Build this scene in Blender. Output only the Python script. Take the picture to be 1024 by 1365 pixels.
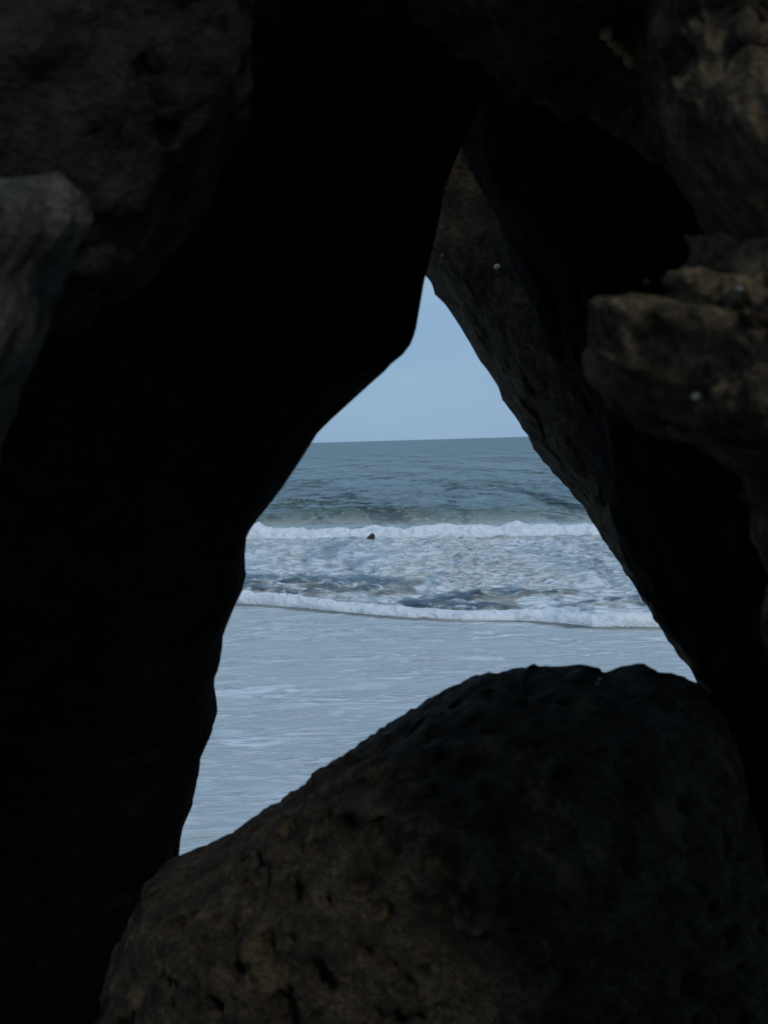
import bpy, bmesh, math, random
import numpy as np
from mathutils import Matrix, Vector, Euler
from mathutils.bvhtree import BVHTree

for o in list(bpy.data.objects):
    bpy.data.objects.remove(o, do_unlink=True)
scene = bpy.context.scene
COL = scene.collection

# ------------------------------------------------------------------ camera
W0, H0 = 1024.0, 1365.0            # size of the photograph
FPX = 1700.0                       # focal length in photograph pixels
CAM_H = 3.5
PITCH, ROLL = math.radians(3.2), math.radians(-1.64)
cam_data = bpy.data.cameras.new('camera')
cam = bpy.data.objects.new('camera', cam_data)
COL.objects.link(cam)
cam_data.sensor_fit = 'VERTICAL'
cam_data.sensor_height = 36.0
cam_data.sensor_width = 27.0
cam_data.lens = FPX / H0 * 36.0
cam_data.clip_start = 0.05
cam_data.clip_end = 60000.0
CAM_R = Euler((math.radians(90) - PITCH, 0, 0)).to_matrix() @ Matrix.Rotation(ROLL, 3, 'Z')
cam.matrix_world = Matrix.Translation((0, 0, CAM_H)) @ CAM_R.to_4x4()
cam_data.dof.use_dof = True
cam_data.dof.focus_distance = 9.0
cam_data.dof.aperture_fstop = cam_data.lens / 7.5
scene.camera = cam
RC = np.array(CAM_R)

# ------------------------------------------------------------------ sky, sun, exposure
SUN_ELEV, SUN_AZ = 42.0, 158.0    # azimuth measured from +Y (out to sea), negative = to the left
world = bpy.data.worlds.new('World')
scene.world = world
world.use_nodes = True
wn = world.node_tree.nodes
wl = world.node_tree.links
sky = wn.new('ShaderNodeTexSky')
sky.sky_type = 'NISHITA'
sky.sun_disc = False
sky.sun_elevation = math.radians(SUN_ELEV)
sky.sun_rotation = math.radians(SUN_AZ)
sky.air_density = 1.0
sky.dust_density = 0.6
sky.ozone_density = 1.0
bg = wn['Background']
bg.inputs['Strength'].default_value = 0.075
# a thin even cloud veil over the clear sky
veil = wn.new('ShaderNodeMix'); veil.data_type = 'RGBA'
veil.inputs[0].default_value = 0.88
wl.new(sky.outputs['Color'], veil.inputs[6])
veil.inputs[7].default_value = (2.75, 4.65, 7.05, 1)
# faint unevenness of the veil
wco = wn.new('ShaderNodeTexCoord'); wmap = wn.new('ShaderNodeMapping'); wmap.inputs['Scale'].default_value = (2.0, 2.0, 7.0)
wnoise = wn.new('ShaderNodeTexNoise'); wnoise.inputs['Scale'].default_value = 1.6; wnoise.inputs['Detail'].default_value = 5
wl.new(wco.outputs['Generated'], wmap.inputs[0]); wl.new(wmap.outputs[0], wnoise.inputs['Vector'])
wramp = wn.new('ShaderNodeValToRGB')
wramp.color_ramp.elements[0].position, wramp.color_ramp.elements[0].color = 0.35, (0.92, 0.95, 0.98, 1)
wramp.color_ramp.elements[1].position, wramp.color_ramp.elements[1].color = 0.65, (1.12, 1.07, 1.02, 1)
wl.new(wnoise.outputs['Fac'], wramp.inputs['Fac'])
wmul = wn.new('ShaderNodeMix'); wmul.data_type = 'RGBA'; wmul.blend_type = 'MULTIPLY'; wmul.inputs[0].default_value = 1.0
wl.new(veil.outputs[2], wmul.inputs[6]); wl.new(wramp.outputs['Color'], wmul.inputs[7])
wl.new(wmul.outputs[2], bg.inputs['Color'])

sun_data = bpy.data.lights.new('sun', 'SUN')
sun_data.energy = 1.0
sun_data.angle = math.radians(10)
sun_data.color = (1.0, 0.95, 0.88)
sun = bpy.data.objects.new('sun', sun_data)
COL.objects.link(sun)
az, el = math.radians(SUN_AZ), math.radians(SUN_ELEV)
sd = Vector((math.sin(az) * math.cos(el), math.cos(az) * math.cos(el), math.sin(el)))
sun.location = sd * 30
sun.rotation_euler = sd.to_track_quat('Z', 'Y').to_euler()

scene.view_settings.view_transform = 'Standard'
scene.view_settings.look = 'None'
scene.view_settings.gamma = 1.0
scene.view_settings.exposure = 0.2

# ------------------------------------------------------------------ helpers
def ray(px, py):
    """photograph pixel -> world direction scaled so that its depth along world +Y is 1"""
    px = np.asarray(px, float); py = np.asarray(py, float)
    d = np.stack([(px - W0 / 2) / FPX, -(py - H0 / 2) / FPX, -np.ones_like(px)], -1)
    w = d @ RC.T
    return w / w[..., 1:2]

def at_depth(px, py, depth):
    return np.array([0, 0, CAM_H]) + ray(px, py) * np.asarray(depth, float)[..., None]

def at_sea(px, py, z=0.0):
    r = ray(px, py)
    t = (z - CAM_H) / r[..., 2]
    return np.array([0, 0, CAM_H]) + r * t[..., None]

def project(P):
    q = (P - np.array([0, 0, CAM_H])) @ RC
    return np.stack([W0 / 2 + FPX * q[:, 0] / -q[:, 2], H0 / 2 - FPX * q[:, 1] / -q[:, 2]], -1)

def hash3(ix, iy, iz, seed):
    n = (ix.astype(np.int64) * 374761393 + iy.astype(np.int64) * 668265263
         + iz.astype(np.int64) * 2147483647 + seed * 974634777) & 0xFFFFFFFF
    n = ((n ^ (n >> 13)) * 1274126177) & 0xFFFFFFFF
    n = ((n ^ (n >> 16)) * 2246822519) & 0xFFFFFFFF
    return (n ^ (n >> 15)) & 0xFFFFFFFF

def vnoise(P, seed=0):
    """smooth value noise in -1..1 for an (N,3) array"""
    F = np.floor(P); f = P - F
    I = F.astype(np.int64)
    u = f * f * f * (f * (f * 6 - 15) + 10)
    out = 0
    for dx in (0, 1):
        wx = u[:, 0] if dx else 1 - u[:, 0]
        for dy in (0, 1):
            wy = u[:, 1] if dy else 1 - u[:, 1]
            for dz in (0, 1):
                wz = u[:, 2] if dz else 1 - u[:, 2]
                h = hash3(I[:, 0] + dx, I[:, 1] + dy, I[:, 2] + dz, seed) / 4294967295.0 * 2 - 1
                out = out + h * wx * wy * wz
    return out

ROT = np.array(Euler((0.7, 0.4, 1.1)).to_matrix())
def fbm(P, octaves=4, seed=0, gain=0.5, billow=False):
    a, s, out = 1.0, 0.0, 0
    for k in range(octaves):
        n = vnoise(P, seed + k * 17)
        if billow:
            n = 1 - 2 * np.abs(n)
        out = out + a * n
        s += a
        a *= gain
        P = (P @ ROT) * 2.03 + 3.7
    return out / s

def facet(P, seed=0):
    """chipped look: each Voronoi cell is a plane with a tilt of its own"""
    F = np.floor(P).astype(np.int64)
    best = np.full(len(P), 9.0); out = np.zeros(len(P))
    for dx in (-1, 0, 1):
        for dy in (-1, 0, 1):
            for dz in (-1, 0, 1):
                c = F + np.array([dx, dy, dz])
                h = [hash3(c[:, 0], c[:, 1], c[:, 2], seed + k) / 4294967295.0 for k in range(6)]
                q = P - (c + np.stack(h[:3], -1))
                d = (q * q).sum(-1)
                g = (q * (np.stack(h[3:], -1) * 2 - 1)).sum(-1)
                m_ = d < best
                best = np.where(m_, d, best); out = np.where(m_, g, out)
    return out

def sstep(a, b, x):
    t = np.clip((x - a) / (b - a), 0, 1)
    return t * t * (3 - 2 * t)

def mesh_from(name, V, F, mat, smooth=True, attrs=None):
    me = bpy.data.meshes.new(name)
    F = np.asarray(F, np.int32)
    k = F.shape[1]
    me.vertices.add(len(V)); me.vertices.foreach_set('co', np.asarray(V, np.float32).ravel())
    me.loops.add(F.size); me.loops.foreach_set('vertex_index', F.ravel())
    me.polygons.add(len(F))
    me.polygons.foreach_set('loop_start', np.arange(len(F), dtype=np.int32) * k)
    me.polygons.foreach_set('loop_total', np.full(len(F), k, np.int32))
    me.update(calc_edges=True)
    me.validate()
    if smooth:
        me.polygons.foreach_set('use_smooth', np.ones(len(F), bool))
    for an, av in (attrs or {}).items():
        a = me.attributes.new(an, 'FLOAT', 'POINT')
        a.data.foreach_set('value', np.asarray(av, np.float32))
    me.materials.append(mat)
    return me

def add(name, me, parent=None, label=None, cat=None, group=None, kind=None):
    o = bpy.data.objects.new(name, me)
    COL.objects.link(o)
    if parent is not None: o.parent = parent
    if label: o['label'] = label
    if cat: o['category'] = cat
    if group: o['group'] = group
    if kind: o['kind'] = kind
    return o

# ------------------------------------------------------------------ materials
def new_mat(name):
    m = bpy.data.materials.new(name); m.use_nodes = True
    nt = m.node_tree
    return m, nt, nt.nodes['Principled BSDF']

def nnode(nt, kind, **kw):
    n = nt.nodes.new(kind)
    for k, v in kw.items():
        if k in n.inputs: n.inputs[k].default_value = v
        else: setattr(n, k, v)
    return n

def noise_tex(nt, vec, scale, detail=6, rough=0.6, dist=0.0):
    n = nt.nodes.new('ShaderNodeTexNoise')
    n.inputs['Scale'].default_value = scale
    n.inputs['Detail'].default_value = detail
    n.inputs['Roughness'].default_value = rough
    n.inputs['Distortion'].default_value = dist
    nt.links.new(vec, n.inputs['Vector'])
    return n.outputs['Fac']

def ramp(nt, fac, stops):
    r = nt.nodes.new('ShaderNodeValToRGB')
    e = r.color_ramp.elements
    while len(e) < len(stops): e.new(0.5)
    for el_, (p, c) in zip(e, stops):
        el_.position = p
        el_.color = (*c, 1) if len(c) == 3 else c
    nt.links.new(fac, r.inputs['Fac'])
    return r.outputs['Color']

def mixc(nt, fac, a, b, mode='MIX'):
    m = nt.nodes.new('ShaderNodeMix'); m.data_type = 'RGBA'; m.blend_type = mode
    for sock, v in ((m.inputs[0], fac), (m.inputs[6], a), (m.inputs[7], b)):
        if isinstance(v, (int, float)): sock.default_value = v
        elif isinstance(v, tuple): sock.default_value = (*v, 1) if len(v) == 3 else v
        else: nt.links.new(v, sock)
    return m.outputs[2]

def math_n(nt, op, a, b=None, c=None, clamp=False):
    m = nt.nodes.new('ShaderNodeMath'); m.operation = op; m.use_clamp = clamp
    for i, v in enumerate((a, b, c)):
        if v is None: continue
        if isinstance(v, (int, float)): m.inputs[i].default_value = v
        else: nt.links.new(v, m.inputs[i])
    return m.outputs[0]

def maprange(nt, v, a, b, c=0.0, d=1.0):
    m = nt.nodes.new('ShaderNodeMapRange'); m.interpolation_type = 'SMOOTHSTEP'
    nt.links.new(v, m.inputs[0])
    for i, x in zip((1, 2, 3, 4), (a, b, c, d)):
        if isinstance(x, (int, float)): m.inputs[i].default_value = x
        else: nt.links.new(x, m.inputs[i])
    return m.outputs[0]

def mixf(nt, f, a, b):
    return math_n(nt, 'ADD', math_n(nt, 'MULTIPLY', a, 1 - f), math_n(nt, 'MULTIPLY', b, f))

def rock_mat(name, dark, mid, light, lichen, lichen_amt=0.5, rough=0.85, scale=1.0, spec=0.2):
    m, nt, p = new_mat(name)
    co = nt.nodes.new('ShaderNodeTexCoord').outputs['Object']
    big = noise_tex(nt, co, 5.0 * scale, 7, 0.68, 0.5)
    fine = noise_tex(nt, co, 16 * scale, 6, 0.7, 0.2)
    grit = noise_tex(nt, co, 75 * scale, 4, 0.75)
    base = ramp(nt, mixf(nt, 0.4, fine, grit), [(0.38, dark), (0.5, mid), (0.62, light)])
    lmask = maprange(nt, big, 0.62 - 0.14 * lichen_amt, 0.72)
    lm2 = math_n(nt, 'MULTIPLY', lmask, maprange(nt, fine, 0.4, 0.6))
    col = mixc(nt, lm2, base, lichen)
    speck = maprange(nt, grit, 0.66, 0.74)
    col = mixc(nt, math_n(nt, 'MULTIPLY', speck, 0.6), col, tuple(min(1, 2.4 * c) for c in light))
    hol_shade = maprange(nt, grit, 0.42, 0.3)  # low grit darkened in the colour, as shade inside small pits
    col = mixc(nt, math_n(nt, 'MULTIPLY', hol_shade, 0.6), col, tuple(0.4 * c for c in dark))
    nt.links.new(col, p.inputs['Base Color'])
    p.inputs['Roughness'].default_value = rough
    p.inputs['Specular IOR Level'].default_value = spec
    h = math_n(nt, 'ADD', math_n(nt, 'MULTIPLY', fine, 1.0), math_n(nt, 'MULTIPLY', grit, 0.8))
    b = nt.nodes.new('ShaderNodeBump'); b.inputs['Strength'].default_value = 0.9
    b.inputs['Distance'].default_value = 0.05
    nt.links.new(h, b.inputs['Height']); nt.links.new(b.outputs[0], p.inputs['Normal'])
    return m

M_SHADED = rock_mat('rock_shaded_black', (.005, .0045, .004), (.011, .0098, .0085), (.030, .027, .023), (.030, .026, .02), 0.2, 0.9, spec=0.03)  # near-black colour and dull finish stand in for deep shade
M_GREY = rock_mat('rock_grey', (.024, .021, .016), (.066, .059, .045), (.15, .135, .105), (.18, .155, .10), 0.6)
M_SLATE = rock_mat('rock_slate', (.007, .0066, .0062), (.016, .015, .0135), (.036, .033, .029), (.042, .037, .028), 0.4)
M_BROWN = rock_mat('rock_brown', (.018, .0128, .0078), (.082, .059, .032), (.215, .155, .09), (.34, .24, .115), 0.9)
M_SLAB = rock_mat('rock_slab', (.038, .026, .013), (.095, .066, .036), (.18, .128, .073), (.24, .165, .08), 0.7)
M_PIT = rock_mat('rock_pitted', (.012, .0095, .0066), (.040, .0325, .022), (.10, .083, .058), (.19, .138, .06), 0.8)
M_OUT = rock_mat('rock_basalt', (.03, .03, .03), (.05, .05, .05), (.08, .08, .075), (.1, .09, .06), 0.5)

def plain_mat(name, c, rough=0.8, var=0.25, scale=20):
    m, nt, p = new_mat(name)
    co = nt.nodes.new('ShaderNodeTexCoord').outputs['Object']
    f = noise_tex(nt, co, scale, 4, 0.6)
    nt.links.new(ramp(nt, f, [(0.3, tuple(x * (1 - var) for x in c)), (0.7, tuple(min(1, x * (1 + var)) for x in c))]), p.inputs['Base Color'])
    p.inputs['Roughness'].default_value = rough
    return m

M_SHELL = plain_mat('barnacle_shell', (.68, .56, .34), 0.8, 0.4, 3)
M_SHELLG = plain_mat('grey_shell', (.15, .15, .14), 0.8, 0.4, 3)
M_SAIL = plain_mat('sail_cloth', (.8, .8, .8), 0.7, 0.05)
M_HULL = plain_mat('hull_paint', (.7, .7, .7), 0.4, 0.05)

# ------------------------------------------------------------------ sea
# breaker lines traced along their feet (photograph pixels on the sea plane)
NEAR_PX = [(150, 792), (240, 799), (322, 806), (380, 810), (440, 815), (500, 821), (560, 826), (620, 828), (690, 828), (740, 832), (790, 837), (840, 838), (900, 838), (1000, 842), (1120, 846)]
FAR_PX = [(150, 728), (240, 725), (330, 722), (420, 721), (500, 720), (580, 720), (660, 719), (740, 718), (800, 717), (900, 716), (1000, 715)]
def line_fn(px):
    P = at_sea(np.array([p[0] for p in px]), np.array([p[1] for p in px]))
    o = np.argsort(P[:, 0]); P = P[o]
    def f(x):
        y = np.interp(x, P[:, 0], P[:, 1])
        # beyond the traced stretch the line runs on straight
        y = np.where(x < P[0, 0], P[0, 1] + (P[1, 1] - P[0, 1]) / (P[1, 0] - P[0, 0]) * (x - P[0, 0]) * 0.3, y)
        y = np.where(x > P[-1, 0], P[-1, 1] + (P[-1, 1] - P[-2, 1]) / (P[-1, 0] - P[-2, 0]) * (x - P[-1, 0]) * 0.3, y)
        return y
    return f
near_y, far_y = line_fn(NEAR_PX), line_fn(FAR_PX)

rng = np.random.RandomState(4)
def wave_set(n, lmin, lmax, spread, steep, seed):
    r = np.random.RandomState(seed)
    L = np.exp(r.uniform(math.log(lmin), math.log(lmax), n))
    th = r.normal(0, spread, n)
    k = 2 * math.pi / L
    return L, k * np.sin(th), k * np.cos(th), steep * L / (2 * math.pi) / math.sqrt(n / 2.0), r.uniform(0, 6.28, n)
def waves(x, y, ws, minL):
    out = np.zeros_like(x)
    for L, kx, ky, a, ph in zip(*ws):
        wgt = np.clip((L - minL) / (0.6 * minL + 1e-6), 0, 1)
        s = np.sin(kx * x + ky * y + ph)
        out += a * wgt * (s + 0.25 * (1 - 2 * np.abs(s)))
    return out
WS_OPEN = wave_set(80, 0.45, 2.6, 0.8, 0.25, 1)
WS_WASH = wave_set(50, 0.25, 2.0, 0.4, 0.095, 2)
WS_TURB = wave_set(60, 0.28, 1.1, 0.8, 0.34, 3)

d_dense = CAM_H * FPX / np.concatenate([np.arange(760.0, 420.0, -1.4), np.arange(420.0, 140.0, -0.9), np.arange(140.0, 12.0, -0.55)])
d_far = np.geomspace(d_dense[-1] * 1.02, 30000.0, 60)
ROWS = np.concatenate([[4.0, 6.0], d_dense, d_far])
s_dense = np.linspace(-0.30, 0.38, 480)
SCOL = np.concatenate([[-40, -12, -5, -2.5, -1.4, -0.9, -0.6, -0.45], s_dense, [0.5, 0.65, 0.9, 1.4, 2.5, 5, 12, 40]])
YY, SS = np.meshgrid(ROWS, SCOL, indexing='ij')
XX = np.where(np.abs(SS) < 0.41, SS * YY, np.sign(SS) * (np.abs(SS) * np.maximum(YY, 8.0)))
x, y = XX.ravel(), YY.ravel()
ny, fy = near_y(x), far_y(x)
drow = np.gradient(ROWS)[:, None] * np.ones_like(SS)
minL = (1.2 * np.maximum(drow, 0.0013 * YY)).ravel()
inner = (np.abs(SS) < 0.45).ravel()
t_open = sstep(-1.5, 4.0, y - fy)                         # 1 beyond the far breaker
t_wash = 1 - sstep(-0.4, 0.6, y - ny)                     # 1 shoreward of the near breaker
t_mid = np.clip(1 - t_open - t_wash, 0, 1)
P3 = np.stack([x, y, np.zeros_like(x)], -1)
t_turb = sstep(0.2, 1.2, y - ny) * (1 - sstep(4.0, 8.0, y - ny))
lump = fbm(P3 * np.array([0.35, 0.25, 1]), 3, 5)
turb_amt = np.clip(t_turb * sstep(-0.15, 0.4, lump), 0, 1)
z = t_open * waves(x, y, WS_OPEN, minL) * (0.2 + 0.45 * sstep(6, 40, y - fy))
z += t_wash * waves(x, y, WS_WASH, minL)
z += t_mid * 0.75 * waves(x, y, WS_TURB, minL)
z += turb_amt * 0.5 * waves(x, y, WS_TURB, minL)
# the swell that stands up behind the far breaker and the back of the near one
z += 0.30 * np.exp(-((y - fy - 3.0) / 3.2) ** 2)
z += 0.10 * np.exp(-((y - ny - 1.6) / 1.6) ** 2)
z *= (y < 600)
z[y < 7] = -0.05
foam = np.zeros_like(x)
foam += t_mid * (0.66 + 0.2 * fbm(P3 * np.array([0.16, 0.12, 1]), 3, 9)) * (1 - 0.3 * turb_amt)
foam += t_wash * (0.36 + 0.10 * (1 - sstep(10, 20, y)) + 0.10 * fbm(P3 * np.array([0.12, 0.3, 1]), 3, 21))
foam += t_open * 0.05
foam = np.clip(foam, 0, 1)
milky = np.clip(t_wash * 1.0 + t_mid * 0.75 * (1 - 0.5 * turb_amt) + t_open * (0.7 * (1 - sstep(6, 24, y - fy))), 0, 1)
nr, nc = YY.shape
idx = np.arange(nr * nc).reshape(nr, nc)
Fq = np.stack([idx[:-1, :-1], idx[:-1, 1:], idx[1:, 1:], idx[1:, :-1]], -1).reshape(-1, 4)

m, nt, p = new_mat('sea_water')
geo = nt.nodes.new('ShaderNodeNewGeometry')
pos = geo.outputs['Position']
def scaled(vec, sx, sy, sz=1.0):
    v = nt.nodes.new('ShaderNodeVectorMath'); v.operation = 'MULTIPLY'
    nt.links.new(vec, v.inputs[0]); v.inputs[1].default_value = (sx, sy, sz)
    return v.outputs[0]
def attr(n):
    a = nt.nodes.new('ShaderNodeAttribute'); a.attribute_name = n
    return a.outputs['Fac']
A_foam, A_milk, A_turb = attr('foam'), attr('milky'), attr('turb')
streak = noise_tex(nt, scaled(pos, 0.6, 1.15), 1.0, 7, 0.62, 1.2)
lace = noise_tex(nt, scaled(pos, 3.4, 3.0), 1.0, 6, 0.6, 1.6)
lacey = math_n(nt, 'SUBTRACT', 1.0, math_n(nt, 'MULTIPLY', math_n(nt, 'ABSOLUTE', math_n(nt, 'SUBTRACT', lace, 0.5)), 4.5))
pat = math_n(nt, 'ADD', math_n(nt, 'MULTIPLY', streak, 0.88), math_n(nt, 'MULTIPLY', lacey, 0.14))
pat = math_n(nt, 'ADD', pat, math_n(nt, 'MULTIPLY', A_turb, math_n(nt, 'MULTIPLY', math_n(nt, 'SUBTRACT', lacey, 0.35), 0.7)))
thr = math_n(nt, 'SUBTRACT', 0.86, math_n(nt, 'MULTIPLY', A_foam, 0.72))
fm_mid = maprange(nt, pat, math_n(nt, 'SUBTRACT', thr, 0.06), math_n(nt, 'ADD', thr, 0.09))
# thin drawn-out foam lines on the wash
def foam_lines(sx, sy, width):
    n = noise_tex(nt, scaled(pos, sx, sy), 1.0, 3, 0.5, 0.5)
    r = math_n(nt, 'ABSOLUTE', math_n(nt, 'SUBTRACT', n, 0.5))
    return maprange(nt, r, width, 0.0)
l1 = foam_lines(0.45, 2.2, 0.05)
l2 = math_n(nt, 'MAXIMUM', foam_lines(0.9, 4.6, 0.06), foam_lines(1.5, 8.5, 0.06))
dark_lines = math_n(nt, 'SUBTRACT', 1.0, math_n(nt, 'MULTIPLY', math_n(nt, 'MAXIMUM', foam_lines(0.5, 0.9, 0.045), foam_lines(0.9, 1.7, 0.045)), 0.9))
fm_mid = math_n(nt, 'MULTIPLY', fm_mid, dark_lines)
amt = maprange(nt, noise_tex(nt, scaled(pos, 0.35, 0.9), 1.0, 4, 0.6, 0.3), 0.36, 0.64, 0.3, 1.0)
fm_w = math_n(nt, 'MULTIPLY', math_n(nt, 'MAXIMUM', l1, math_n(nt, 'MULTIPLY', l2, 0.7)), amt)
fm_w = math_n(nt, 'ADD', fm_w, math_n(nt, 'MULTIPLY', maprange(nt, streak, 0.5, 0.75), 0.2))
A_wash = attr('wash')
fmx = nt.nodes.new('ShaderNodeMix')
nt.links.new(A_wash, fmx.inputs[0]); nt.links.new(fm_mid, fmx.inputs[2]); nt.links.new(fm_w, fmx.inputs[3])
fm = fmx.outputs[0]
deep = (.095, .155, .145)
milk = (.43, .475, .47)
body = mixc(nt, math_n(nt, 'MULTIPLY', A_turb, 0.75), mixc(nt, A_milk, deep, milk), (.20, .32, .325))
col = mixc(nt, math_n(nt, 'MULTIPLY', fm, 0.92), body, (.68, .72, .76))
nt.links.new(col, p.inputs['Base Color'])
nt.links.new(maprange(nt, fm, 0, 1, 0.25, 0.85), p.inputs['Roughness'])
p.inputs['IOR'].default_value = 1.33
b1 = noise_tex(nt, scaled(pos, 0.9, 1.5), 1.6, 3, 0.55, 0.3)
b3 = noise_tex(nt, scaled(pos, 0.5, 0.10), 1.0, 2, 0.5, 0.3)
b2 = noise_tex(nt, scaled(pos, 1.5, 0.5), 1.0, 2.5, 0.52, 0.3)
hh = math_n(nt, 'ADD', math_n(nt, 'MULTIPLY', b1, math_n(nt, 'SUBTRACT', 0.16, math_n(nt, 'MULTIPLY', A_milk, 0.08))),
            math_n(nt, 'MULTIPLY', b2, math_n(nt, 'SUBTRACT', 1.5, math_n(nt, 'MULTIPLY', A_milk, 1.5))))
openw = math_n(nt, 'SUBTRACT', 1.0, A_milk)
b4 = noise_tex(nt, scaled(pos, 0.14, 0.020), 1.0, 2, 0.5, 0.3)
far_h = math_n(nt, 'ADD', math_n(nt, 'MULTIPLY', b3, 7.0), math_n(nt, 'MULTIPLY', b4, 30.0))
hh = math_n(nt, 'ADD', hh, math_n(nt, 'MULTIPLY', far_h, openw))
hh = math_n(nt, 'ADD', hh, math_n(nt, 'MULTIPLY', fm, 0.03))
bp = nt.nodes.new('ShaderNodeBump'); bp.inputs['Strength'].default_value = 1.0; bp.inputs['Distance'].default_value = 1.0
nt.links.new(hh, bp.inputs['Height']); nt.links.new(bp.outputs[0], p.inputs['Normal'])
M_SEA = m
sea = add('sea', mesh_from('sea', np.stack([x, y, z], -1), Fq, M_SEA, attrs={'foam': foam, 'milky': milky, 'turb': turb_amt, 'wash': t_wash}), kind='structure')

# ------------------------------------------------------------------ breakers: rolls of white water
m, nt, p = new_mat('white_water')
geo = nt.nodes.new('ShaderNodeNewGeometry'); pos = geo.outputs['Position']
n1 = noise_tex(nt, scaled(pos, 1.0, 1.0, 2.0), 3.0, 6, 0.65, 0.5)
n2 = noise_tex(nt, scaled(pos, 1.0, 1.0, 1.4), 14.0, 5, 0.7)
nt.links.new(ramp(nt, n1, [(0.28, (.42, .50, .54)), (0.42, (.66, .71, .75)), (0.6, (.80, .82, .84))]), p.inputs['Base Color'])
p.inputs['Roughness'].default_value = 0.9
p.inputs['Specular IOR Level'].default_value = 0.2
bp = nt.nodes.new('ShaderNodeBump'); bp.inputs['Strength'].default_value = 0.8; bp.inputs['Distance'].default_value = 0.08
nt.links.new(math_n(nt, 'ADD', n1, math_n(nt, 'MULTIPLY', n2, 0.4)), bp.inputs['Height']); nt.links.new(bp.outputs[0], p.inputs['Normal'])
M_FOAM = m

def breaker(name, label, yfn, x0, x1, dx, height, width, seed, peaks=(), ragged=0.35):
    n = int((x1 - x0) / dx); m_ = 46
    xs = np.linspace(x0, x1, n)
    # cross-section (distance landward->seaward, height), toe slightly undercut
    prof = np.array([(0.10, -0.10), (-0.02, 0.02), (-0.10, 0.14), (-0.06, 0.34), (0.04, 0.56), (0.2, 0.78), (0.42, 0.95), (0.66, 1.0), (0.95, 0.9), (1.3, 0.66), (1.8, 0.36), (2.3, 0.1), (2.6, -0.25)])
    tt = np.linspace(0, 1, len(prof)); tv = np.linspace(0, 1, m_)
    tv = tv ** 1.25
    py_, pz_ = np.interp(tv, tt, prof[:, 0]), np.interp(tv, tt, prof[:, 1])
    P1 = np.stack([xs * 0.45, np.zeros(n), np.full(n, seed * 1.7)], -1)
    Hx = height * (1 + ragged * fbm(P1, 4, seed, 0.6))
    for (c, w, a) in peaks:
        Hx += a * np.exp(-((xs - c) / w) ** 2)
    end = sstep(x0, x0 + 3, xs) * (1 - sstep(x1 - 3, x1, xs))
    Hx *= 0.15 + 0.85 * end
    Wx = width * (1 + 0.3 * fbm(P1 * 0.8 + 9, 3, seed + 3))
    toe = yfn(xs) + 0.22 * width * fbm(P1 * 2.2 + 5, 4, seed + 5, 0.6)
    X = np.repeat(xs[:, None], m_, 1)
    Y = toe[:, None] + Wx[:, None] * py_[None]
    Z = Hx[:, None] * pz_[None]
    V = np.stack([X, Y, Z], -1).reshape(-1, 3)
    q = V * np.array([1.0, 1.0, 1.3])
    bl = fbm(q * 2.4 / max(height, 0.3) * 0.45, 5, seed + 11, 0.55, billow=True)
    nrm = np.stack([np.zeros_like(X), np.repeat(-np.gradient(pz_)[None], n, 0) * height, np.repeat(np.gradient(py_)[None], n, 0) * width], -1)
    nrm /= np.linalg.norm(nrm, axis=-1, keepdims=True) + 1e-9
    amp = 0.20 * height * np.clip(pz_ + 0.35, 0.1, 1)[None].repeat(n, 0)
    V = V + nrm.reshape(-1, 3) * (bl * amp.ravel())[:, None]
    V[:, 0] += 0.25 * height * vnoise(q * 1.9, seed + 31)
    ii = np.arange(n * m_).reshape(n, m_)
    F = np.stack([ii[:-1, :-1], ii[1:, :-1], ii[1:, 1:], ii[:-1, 1:]], -1).reshape(-1, 4)
    return add(name, mesh_from(name, V, F, M_FOAM), label=label, cat='wave', group='breaking waves rolling ashore')

breaker('breaking_wave', 'low ragged white breaker closest to the beach, smooth grey wash before it', near_y, -14, 16, 0.016, 0.19, 0.40, 7, ragged=0.8)
pk = at_sea(np.array([340.0, 690.0, 505.0]), np.array([722.0, 719.0, 720.0]))
breaker('breaking_wave', 'long straight white breaker farther out, bordering the dark open sea', far_y, -20, 24, 0.03, 0.43, 0.75, 23,
        peaks=((pk[0, 0], 0.35, 0.22), (pk[1, 0], 0.3, 0.18), (pk[2, 0], 0.5, 0.06)), ragged=0.4)

# ------------------------------------------------------------------ land under the boulders
gx = np.concatenate([np.linspace(-300, -14, 30), np.linspace(-13, 13, 90), np.linspace(14, 300, 30)])
gy = np.concatenate([np.linspace(-300, -8, 30), np.linspace(-7.5, 9.5, 80)])
GY, GX = np.meshgrid(gy, gx, indexing='ij')
gz = 1.5 - 2.4 * sstep(4.4, 8.6, GY)
Pg = np.stack([GX.ravel(), GY.ravel(), np.zeros(GX.size)], -1)
gz = gz.ravel() + 0.10 * fbm(Pg * 0.9, 4, 44)
gi = np.arange(GX.size).reshape(GX.shape)
Fg = np.stack([gi[:-1, :-1], gi[:-1, 1:], gi[1:, 1:], gi[1:, :-1]], -1).reshape(-1, 4)
M_GROUND = plain_mat('rubble_sand', (.12, .10, .08), 0.95, 0.35, 9)
add('ground', mesh_from('ground', np.stack([GX.ravel(), GY.ravel(), gz], -1), Fg, M_GROUND), kind='structure')

# ------------------------------------------------------------------ boulders
ICO = {}
def ico(level):
    if level not in ICO:
        bm = bmesh.new()
        bmesh.ops.create_icosphere(bm, subdivisions=level, radius=1.0)
        V = np.array([v.co[:] for v in bm.verts]); F = np.array([[v.index for v in f.verts] for f in bm.faces], np.int32)
        V /= np.linalg.norm(V, axis=1, keepdims=True)
        bm.free(); ICO[level] = (V, F)
    return ICO[level]

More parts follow.
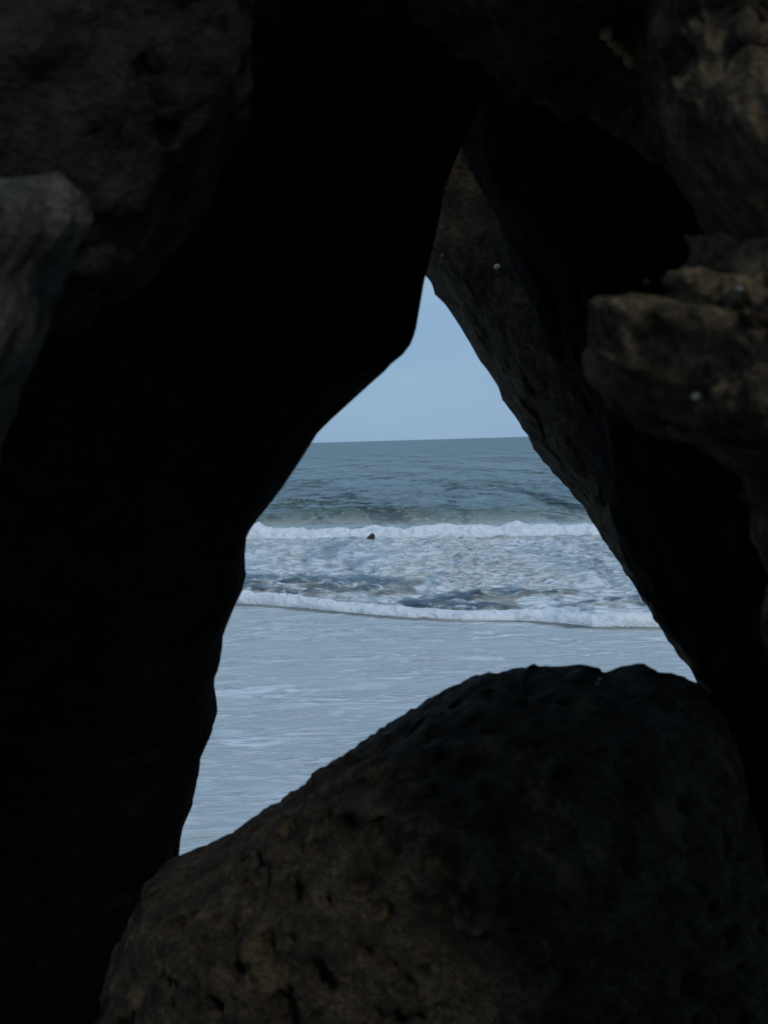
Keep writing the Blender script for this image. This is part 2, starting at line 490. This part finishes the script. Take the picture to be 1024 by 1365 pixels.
def catmull(P, k=12):
    P = np.asarray(P, float); n = len(P); out = []
    for i in range(n):
        a, b, c, d = P[i - 1], P[i], P[(i + 1) % n], P[(i + 2) % n]
        t = np.linspace(0, 1, k, endpoint=False)[:, None]
        out.append(0.5 * (2 * b + (c - a) * t + (2 * a - 5 * b + 4 * c - d) * t ** 2 + (3 * b - a - 3 * c + d) * t ** 3))
    return np.concatenate(out)

def polar(P, c, nb=1440):
    """largest radius of closed polyline P about c for nb angles"""
    n = len(P); Q = []
    for i in range(n):
        a, b = P[i], P[(i + 1) % n]
        t = np.linspace(0, 1, 24, endpoint=False)[:, None]
        Q.append(a + (b - a) * t)
    Q = np.concatenate(Q) - c
    ang = np.arctan2(Q[:, 1], Q[:, 0]); r = np.hypot(Q[:, 0], Q[:, 1])
    bins = np.linspace(-math.pi, math.pi, nb + 1)[:-1]
    o = np.argsort(ang)
    return bins, np.interp(bins, ang[o], r[o], period=2 * math.pi)

def csmooth(r, w):
    k = np.exp(-0.5 * (np.arange(-3 * w, 3 * w + 1) / w) ** 2); k /= k.sum()
    return np.convolve(np.concatenate([r[-3 * w:], r, r[:3 * w]]), k, 'same')[3 * w:-3 * w]

def finish_rock(V, D, seed, rough, pits, level, face=None, fine=None):
    fine = rough if fine is None else fine
    P = V + seed * 3.1
    V = V + D * (rough * 0.055 * fbm(P * 2.2, 4, seed) + fine * (0 - 0.024 * fbm(P * 7, 4, seed + 5, 0.55, billow=True) + 0.016 * fbm(P * 22, 4, seed + 9, 0.6)
                             + 0.030 * facet(P * 3.6 + 0.25 * fbm(P * 5, 2, seed)[:, None], seed + 40) + 0.012 * facet(P * 11, seed + 50)))[:, None]
    if pits:
        r = np.random.RandomState(seed)
        for k in range(pits):
            ci = r.randint(len(V))
            if face[ci] < 0.22: continue
            c = V[ci]
            rad = 0.008 + 0.022 * r.rand() ** 2.5
            d = np.linalg.norm((V - c), axis=1)
            near = d < rad
            f = np.clip(1 - d[near] / rad, 0, 1)
            V[near] -= D[near] * (rad * 1.6 * f ** 0.6)[:, None]
    return V

def boulder(name, label, mat, outline, centre, d0, lean, T, seed, level=6, rough=1.0, pits=0, flat=0.75, fine=None, pit_px=(), fit=True):
    """outline: photograph pixels; the boulder's middle stands at depth d0 (m) and leans by lean (m per 1000 px)"""
    dep = lambda py: d0 + lean * (np.asarray(py, float) - H0 / 2) / 1000.0
    O = catmull(outline)
    W = at_depth(O[:, 0], O[:, 1], dep(O[:, 1]))
    k = np.polyfit(W[:, 2], W[:, 1], 1) if abs(lean) > 1e-6 else np.array([0.0, d0])
    def on_sheet(px, py):                              # the boulder's leaning middle plane y = k0 z + k1
        r_ = ray(px, py)
        t_ = (k[0] * CAM_H + k[1]) / (1 - k[0] * r_[..., 2])
        return np.array([0, 0, CAM_H]) + r_ * t_[..., None]
    W = on_sheet(O[:, 0], O[:, 1])
    C = on_sheet(np.array([float(centre[0])]), np.array([float(centre[1])]))[0]
    b, R = polar(W[:, [0, 2]], C[[0, 2]])
    Rs = csmooth(R, 110)
    def shape(D, corr):
        phi = np.arctan2(D[:, 2], D[:, 0])
        st = D[:, 1]; ct = np.sqrt(np.clip(1 - st ** 2, 0, 1))
        cr = np.interp(phi, CB, corr, period=2 * math.pi)
        Rv = np.interp(phi, b, R, period=2 * math.pi) * cr
        Rsv = np.interp(phi, b, Rs, period=2 * math.pi)
        wgt = np.clip(np.abs(st) / 0.75, 0, 1) ** 1.6
        Re = Rv * (1 - wgt) + Rsv * wgt
        rr = ct ** flat * np.where(st > 0, 1 - 0.25 * st, 1.0)     # the far side draws in
        V = np.stack([C[0] + Re * rr * np.cos(phi), np.zeros(len(D)), C[2] + Re * rr * np.sin(phi)], -1)
        V[:, 1] = np.polyval(k, V[:, 2]) + T * np.sign(st) * np.abs(st) ** 0.85
        Nn = np.stack([np.cos(phi) * ct / Re, st / T, np.sin(phi) * ct / Re], -1)
        Nn /= np.linalg.norm(Nn, axis=1, keepdims=True)
        return finish_rock(V, Nn, seed, rough, 0, level, None, fine), Nn
    NB = 720
    CB = np.linspace(-math.pi, math.pi, NB + 1)[:-1]
    corr = np.ones(NB)
    if fit:
        _, rt_px = polar(O, np.array(centre, float), NB)
        ph, th = np.meshgrid(np.linspace(-math.pi, math.pi, 1081)[:-1], np.radians(np.linspace(-75, 75, 41)), indexing='ij')
        DS = np.stack([np.cos(th) * np.cos(ph), np.sin(th), np.cos(th) * np.sin(ph)], -1).reshape(-1, 3)
        ang = CB + math.pi / NB
        tgt = np.interp(-ang, CB, rt_px, period=2 * math.pi)
        tx = centre[0] + tgt * np.cos(ang); ty = centre[1] - tgt * np.sin(ang)
        seen = ((tx > -30) & (tx < W0 + 30) & (ty > -30) & (ty < H0 + 30)).astype(float)
        for it in range(6):
            q = project(shape(DS, corr)[0]) - np.array(centre, float)
            a = np.arctan2(-q[:, 1], q[:, 0]); r = np.hypot(q[:, 0], q[:, 1])
            bi = ((a + math.pi) / (2 * math.pi) * NB).astype(int) % NB
            rm = np.zeros(NB); np.maximum.at(rm, bi, r)
            rm = np.where(rm < 1, tgt, rm)
            corr = np.clip(corr * csmooth(1 + 0.7 * seen * np.clip(tgt / rm - 1, -0.1, 0.1), 3), 0.8, 1.25)
    D, F = ico(level)
    D = D + np.array([0, -0.6, 0])                 # finer mesh on the side towards the hollow
    D = D / np.linalg.norm(D, axis=1, keepdims=True)
    V, Nn = shape(D, corr)
    V = finish_rock(V, Nn, seed, 0.0, pits, level, np.abs(D[:, 1]), 0.0)
    if len(pit_px):
        bvh = BVHTree.FromPolygons([tuple(v) for v in V], [tuple(f) for f in F])
        for (px, py, rp) in pit_px:
            dr = Vector(ray(np.array(px), np.array(py)).tolist()).normalized()
            hit = bvh.ray_cast(Vector((0, 0, CAM_H)), dr)[0]
            if hit is None: continue
            c = np.array(hit); rad = rp / FPX * hit.y * 1.3
            d = np.linalg.norm(V - c, axis=1); near = d < rad
            f = np.clip(1 - (d[near] / rad) ** 2, 0, 1)
            V[near] += np.array(dr) * (rad * 1.7 * f ** 0.8)[:, None]
    base = np.array([C[0], np.polyval(k, V[:, 2].min()), V[:, 2].min()])
    o = add(name, mesh_from(name, V - base, F, mat), label=label, cat='boulder', group='breakwater boulders around the gap')
    o.location = base
    ROCKS.append((o, V, F))
    return o
ROCKS = []

LEFT = [(572, 372), (566, 392), (560, 420), (553, 446), (545, 468), (530, 485), (510, 497), (490, 515), (465, 535), (445, 550), (425, 576), (410, 600), (386, 640), (362, 672), (341, 696), (330, 716), (325, 744), (329, 766), (321, 792), (310, 816), (300, 845), (291, 878), (293, 902), (287, 935), (281, 970), (275, 1000), (265, 1035), (256, 1065), (246, 1098), (240, 1140), (222, 1230), (180, 1400), (60, 1560), (-250, 1620), (-520, 1300), (-600, 800), (-500, 250), (-200, -120), (200, -260), (500, -220), (660, -120), (700, 20), (650, 120), (612, 205), (592, 260), (580, 312), (573, 345)]
left = boulder('boulder', 'huge black shadowed boulder with a knobbly edge overhanging the surf', M_SHADED, LEFT, (-250, 780), 3.0, 1.25, 0.45, 3, 6, rough=0.12, fine=0.3)

SLAB = [(450, -60), (470, 110), (510, 210), (528, 260), (530, 300), (552, 345), (570, 374), (590, 402), (620, 446), (640, 480), (660, 512), (680, 546), (700, 577), (730, 622), (775, 671), (800, 712), (840, 772), (880, 836), (905, 872), (932, 912), (970, 990), (1040, 1180), (1120, 1400), (1300, 1480), (1500, 1100), (1500, 500), (1300, 60), (950, -130), (720, -130), (560, -130)]
slab = boulder('boulder', 'tall brown slab whose straight slanting edge meets the sky and sea', M_SLAB, SLAB, (1120, 560), 3.95, 0.3, 0.5, 12, 7, rough=0.55)

PIT = [(100, 1440), (128, 1360), (150, 1282), (188, 1192), (212, 1160), (242, 1140), (300, 1115), (350, 1081), (400, 1050), (425, 1025), (470, 1000), (512, 968), (560, 939), (600, 915), (640, 900), (700, 892), (760, 888), (820, 890), (870, 892), (905, 902), (935, 914), (968, 950), (988, 1010), (1000, 1080), (1030, 1250), (1040, 1560), (880, 1800), (560, 1880), (250, 1800), (100, 1620)]
PITS = [(556, 968, 13), (483, 1048, 10), (462, 1098, 14), (504, 1103, 17), (600, 1186, 11), (382, 1092, 7), (203, 1197, 10), (290, 1226, 7), (273, 1258, 9), (321, 1230, 8), (606, 940, 10), (650, 925, 8), (380, 1155, 8), (352, 1152, 7), (240, 1235, 14), (555, 1095, 8), (700, 1020, 8), (680, 1205, 9), (636, 960, 8), (540, 1040, 7), (440, 1085, 8), (590, 1012, 9), (420, 1130, 12), (330, 1180, 9)]
pitted = boulder('boulder', 'rounded pitted brown boulder lying low in the gap before the water', M_PIT, PIT, (600, 1290), 2.65, -0.1, 0.55, 21, 7, rough=0.35, fine=0.6, pits=800, pit_px=PITS)

FLANK = [(560, 40), (592, 140), (618, 212), (660, 290), (692, 365), (732, 472), (776, 562), (800, 640), (832, 742), (872, 815), (935, 905), (965, 985), (975, 1070), (985, 1300), (1100, 1700), (1350, 1800), (1600, 1300), (1600, 600), (1400, 100), (1050, -100), (760, -100)]
flank = boulder('boulder', 'black shadowed boulder wedged between the brown slab and the mottled rock', M_SHADED, FLANK, (1300, 700), 2.75, 0.2, 0.45, 31, 6, rough=0.8)

MOTT = [(800, 392), (860, 402), (905, 372), (925, 300), (915, 230), (880, 175), (900, 60), (1050, -40), (1300, -40), (1700, 300), (1800, 1000), (1700, 2550), (1350, 2500), (1180, 1300), (1110, 760), (1010, 625), (900, 590), (830, 560), (785, 490)]
mott = boulder('boulder', 'mottled brown rock at the right with a pale ledge, rough and lichened', M_BROWN, MOTT, (1350, 600), 1.55, 0.0, 0.42, 41, 7, rough=1.5)

TOPR = [(500, -60), (560, 20), (640, 88), (720, 126), (820, 178), (900, 232), (970, 262), (1100, 300), (1400, 260), (1700, -100), (1600, -700), (1100, -900), (650, -600), (480, -250)]
topr = boulder('boulder', 'rough brown overhanging rock with a cluster of yellow barnacles', M_BROWN, TOPR, (1050, -250), 1.5, -0.5, 0.45, 52, 7, rough=1.6)

TOPL = [(540, -60), (520, 38), (470, 36), (425, 24), (386, 62), (346, 112), (322, 180), (272, 282), (225, 345), (130, 420), (-100, 460), (-500, 300), (-700, -200), (-500, -800), (100, -900), (500, -500)]
topl = boulder('boulder', 'dim slate grey overhanging rock above the black boulder', M_SLATE, TOPL, (0, -150), 1.7, -0.3, 0.4, 63, 6, rough=1.1)

LUMP = [(-30, 236), (60, 237), (100, 259), (123, 296), (119, 322), (95, 366), (70, 412), (50, 472), (36, 522), (2, 600), (-60, 760), (-160, 1200), (-220, 2600), (-900, 3000), (-1200, 1600), (-900, 800), (-400, 300)]
lump_r = boulder('boulder', 'pale grey speckled rock at the left, its rounded top catching light', M_GREY, LUMP, (-450, 700), 1.35, 0.0, 0.4, 71, 6, rough=0.8, fine=1.6)

# unseen boulders added round the camera to block light and shade the rocks
def shade_boulder(name, label, loc, size, seed, mat=M_OUT, level=5):
    D, F = ico(level)
    S = np.array(size)
    V = np.sign(D) * np.abs(D) ** 0.85 * S
    V = finish_rock(V, D, seed, 1.6, 0, level)
    o = add(name, mesh_from(name, V, F, mat), label=label, cat='boulder', group='breakwater boulders around the gap')
    o.location = loc
    return o
shade_boulder('boulder', 'unseen low boulder added to shade the foot of the pitted one', (0.62, 1.12, 2.1), (0.5, 0.4, 0.72), 85)
shade_boulder('boulder', 'unseen tall grey boulder added behind to shade the rock hollow', (-0.5, -2.2, 3.1), (1.9, 0.7, 1.6), 84)

# ------------------------------------------------------------------ barnacles on the rocks (parts of their boulder)
def barnacle_mesh(name, mat, seed):
    r = np.random.RandomState(seed)
    prof = [(1.0, -0.15), (0.95, 0.12), (0.72, 0.5), (0.48, 0.72), (0.36, 0.70), (0.22, 0.45)]
    n = 10; V = []; F = []
    rid = 1 + 0.14 * r.uniform(-1, 1, n)
    for (rr, zz) in prof:
        for k in range(n):
            a_ = 2 * math.pi * k / n
            V.append((rr * rid[k] * math.cos(a_), rr * rid[k] * math.sin(a_) * 0.85, zz * (1 + 0.1 * r.uniform(-1, 1))))
    for i in range(len(prof) - 1):
        for k in range(n):
            F.append((i * n + k, i * n + (k + 1) % n, (i + 1) * n + (k + 1) % n, (i + 1) * n + k))
    V.append((0, 0, 0.35)); c = len(V) - 1
    F4 = F + [((len(prof) - 1) * n + k, (len(prof) - 1) * n + (k + 1) % n, c, c) for k in range(n)]
    me = bpy.data.meshes.new(name)
    me.from_pydata(V, [], F + [((len(prof) - 1) * n + k, (len(prof) - 1) * n + (k + 1) % n, c) for k in range(n)])
    me.update(); me.materials.append(mat)
    return me
BARN = [barnacle_mesh('barnacle', M_SHELL, 1), barnacle_mesh('barnacle', M_SHELLG, 2), barnacle_mesh('barnacle', M_SHELL, 3)]
BVHS = [(o, BVHTree.FromPolygons([tuple(v) for v in V], [tuple(f) for f in F])) for o, V, F in ROCKS]
def stick(px, py, rp, kind=0):
    dr = Vector(ray(np.array(float(px)), np.array(float(py))).tolist()).normalized()
    best = None
    for o, bv in BVHS:
        h = bv.ray_cast(Vector((0, 0, CAM_H)), dr)
        if h[0] is not None and (best is None or h[3] < best[1][3]): best = (o, h)
    if best is None: return
    o, (loc, nor, _, dist) = best
    rad = rp / FPX * loc.y
    b_ = add('barnacle', BARN[kind], parent=o)
    q = nor.to_track_quat('Z', 'Y')
    b_.rotation_mode = 'QUATERNION'; b_.rotation_quaternion = q
    b_.location = loc - o.location
    b_.scale = (rad, rad, rad)
for t in [(809, 44, 12, 0), (818, 58, 8, 2), (826, 66, 10, 0), (843, 82, 11, 2), (836, 74, 7, 0),
          (862, 376, 6, 1), (928, 528, 7, 0), (893, 571, 4, 1), (986, 386, 6, 1), (663, 356, 5, 2), (590, 341, 3, 1), (797, 912, 4, 1), (800, 906, 4, 1)]:
    stick(*t)

# ------------------------------------------------------------------ small rocks awash in the far breaker
def sea_rock(px, py, size, seed, label):
    D, F = ico(3)
    V = np.sign(D) * np.abs(D) ** 0.8 * np.array(size)
    V = V + D * (0.3 * size[0] * fbm(D * 1.7 + seed, 3, seed))[:, None]
    V[:, 0] += 0.5 * V[:, 2]
    P = at_sea(np.array([float(px)]), np.array([float(py)]))[0]
    o = add('sea_rock', mesh_from('sea_rock', V, F, M_OUT), label=label, cat='rock')
    o.location = (P[0], P[1] - 0.25, 0.05)
sea_rock(493, 721, (0.15, 0.13, 0.22), 5, 'dark rock jutting from the foot of the farther white breaker')
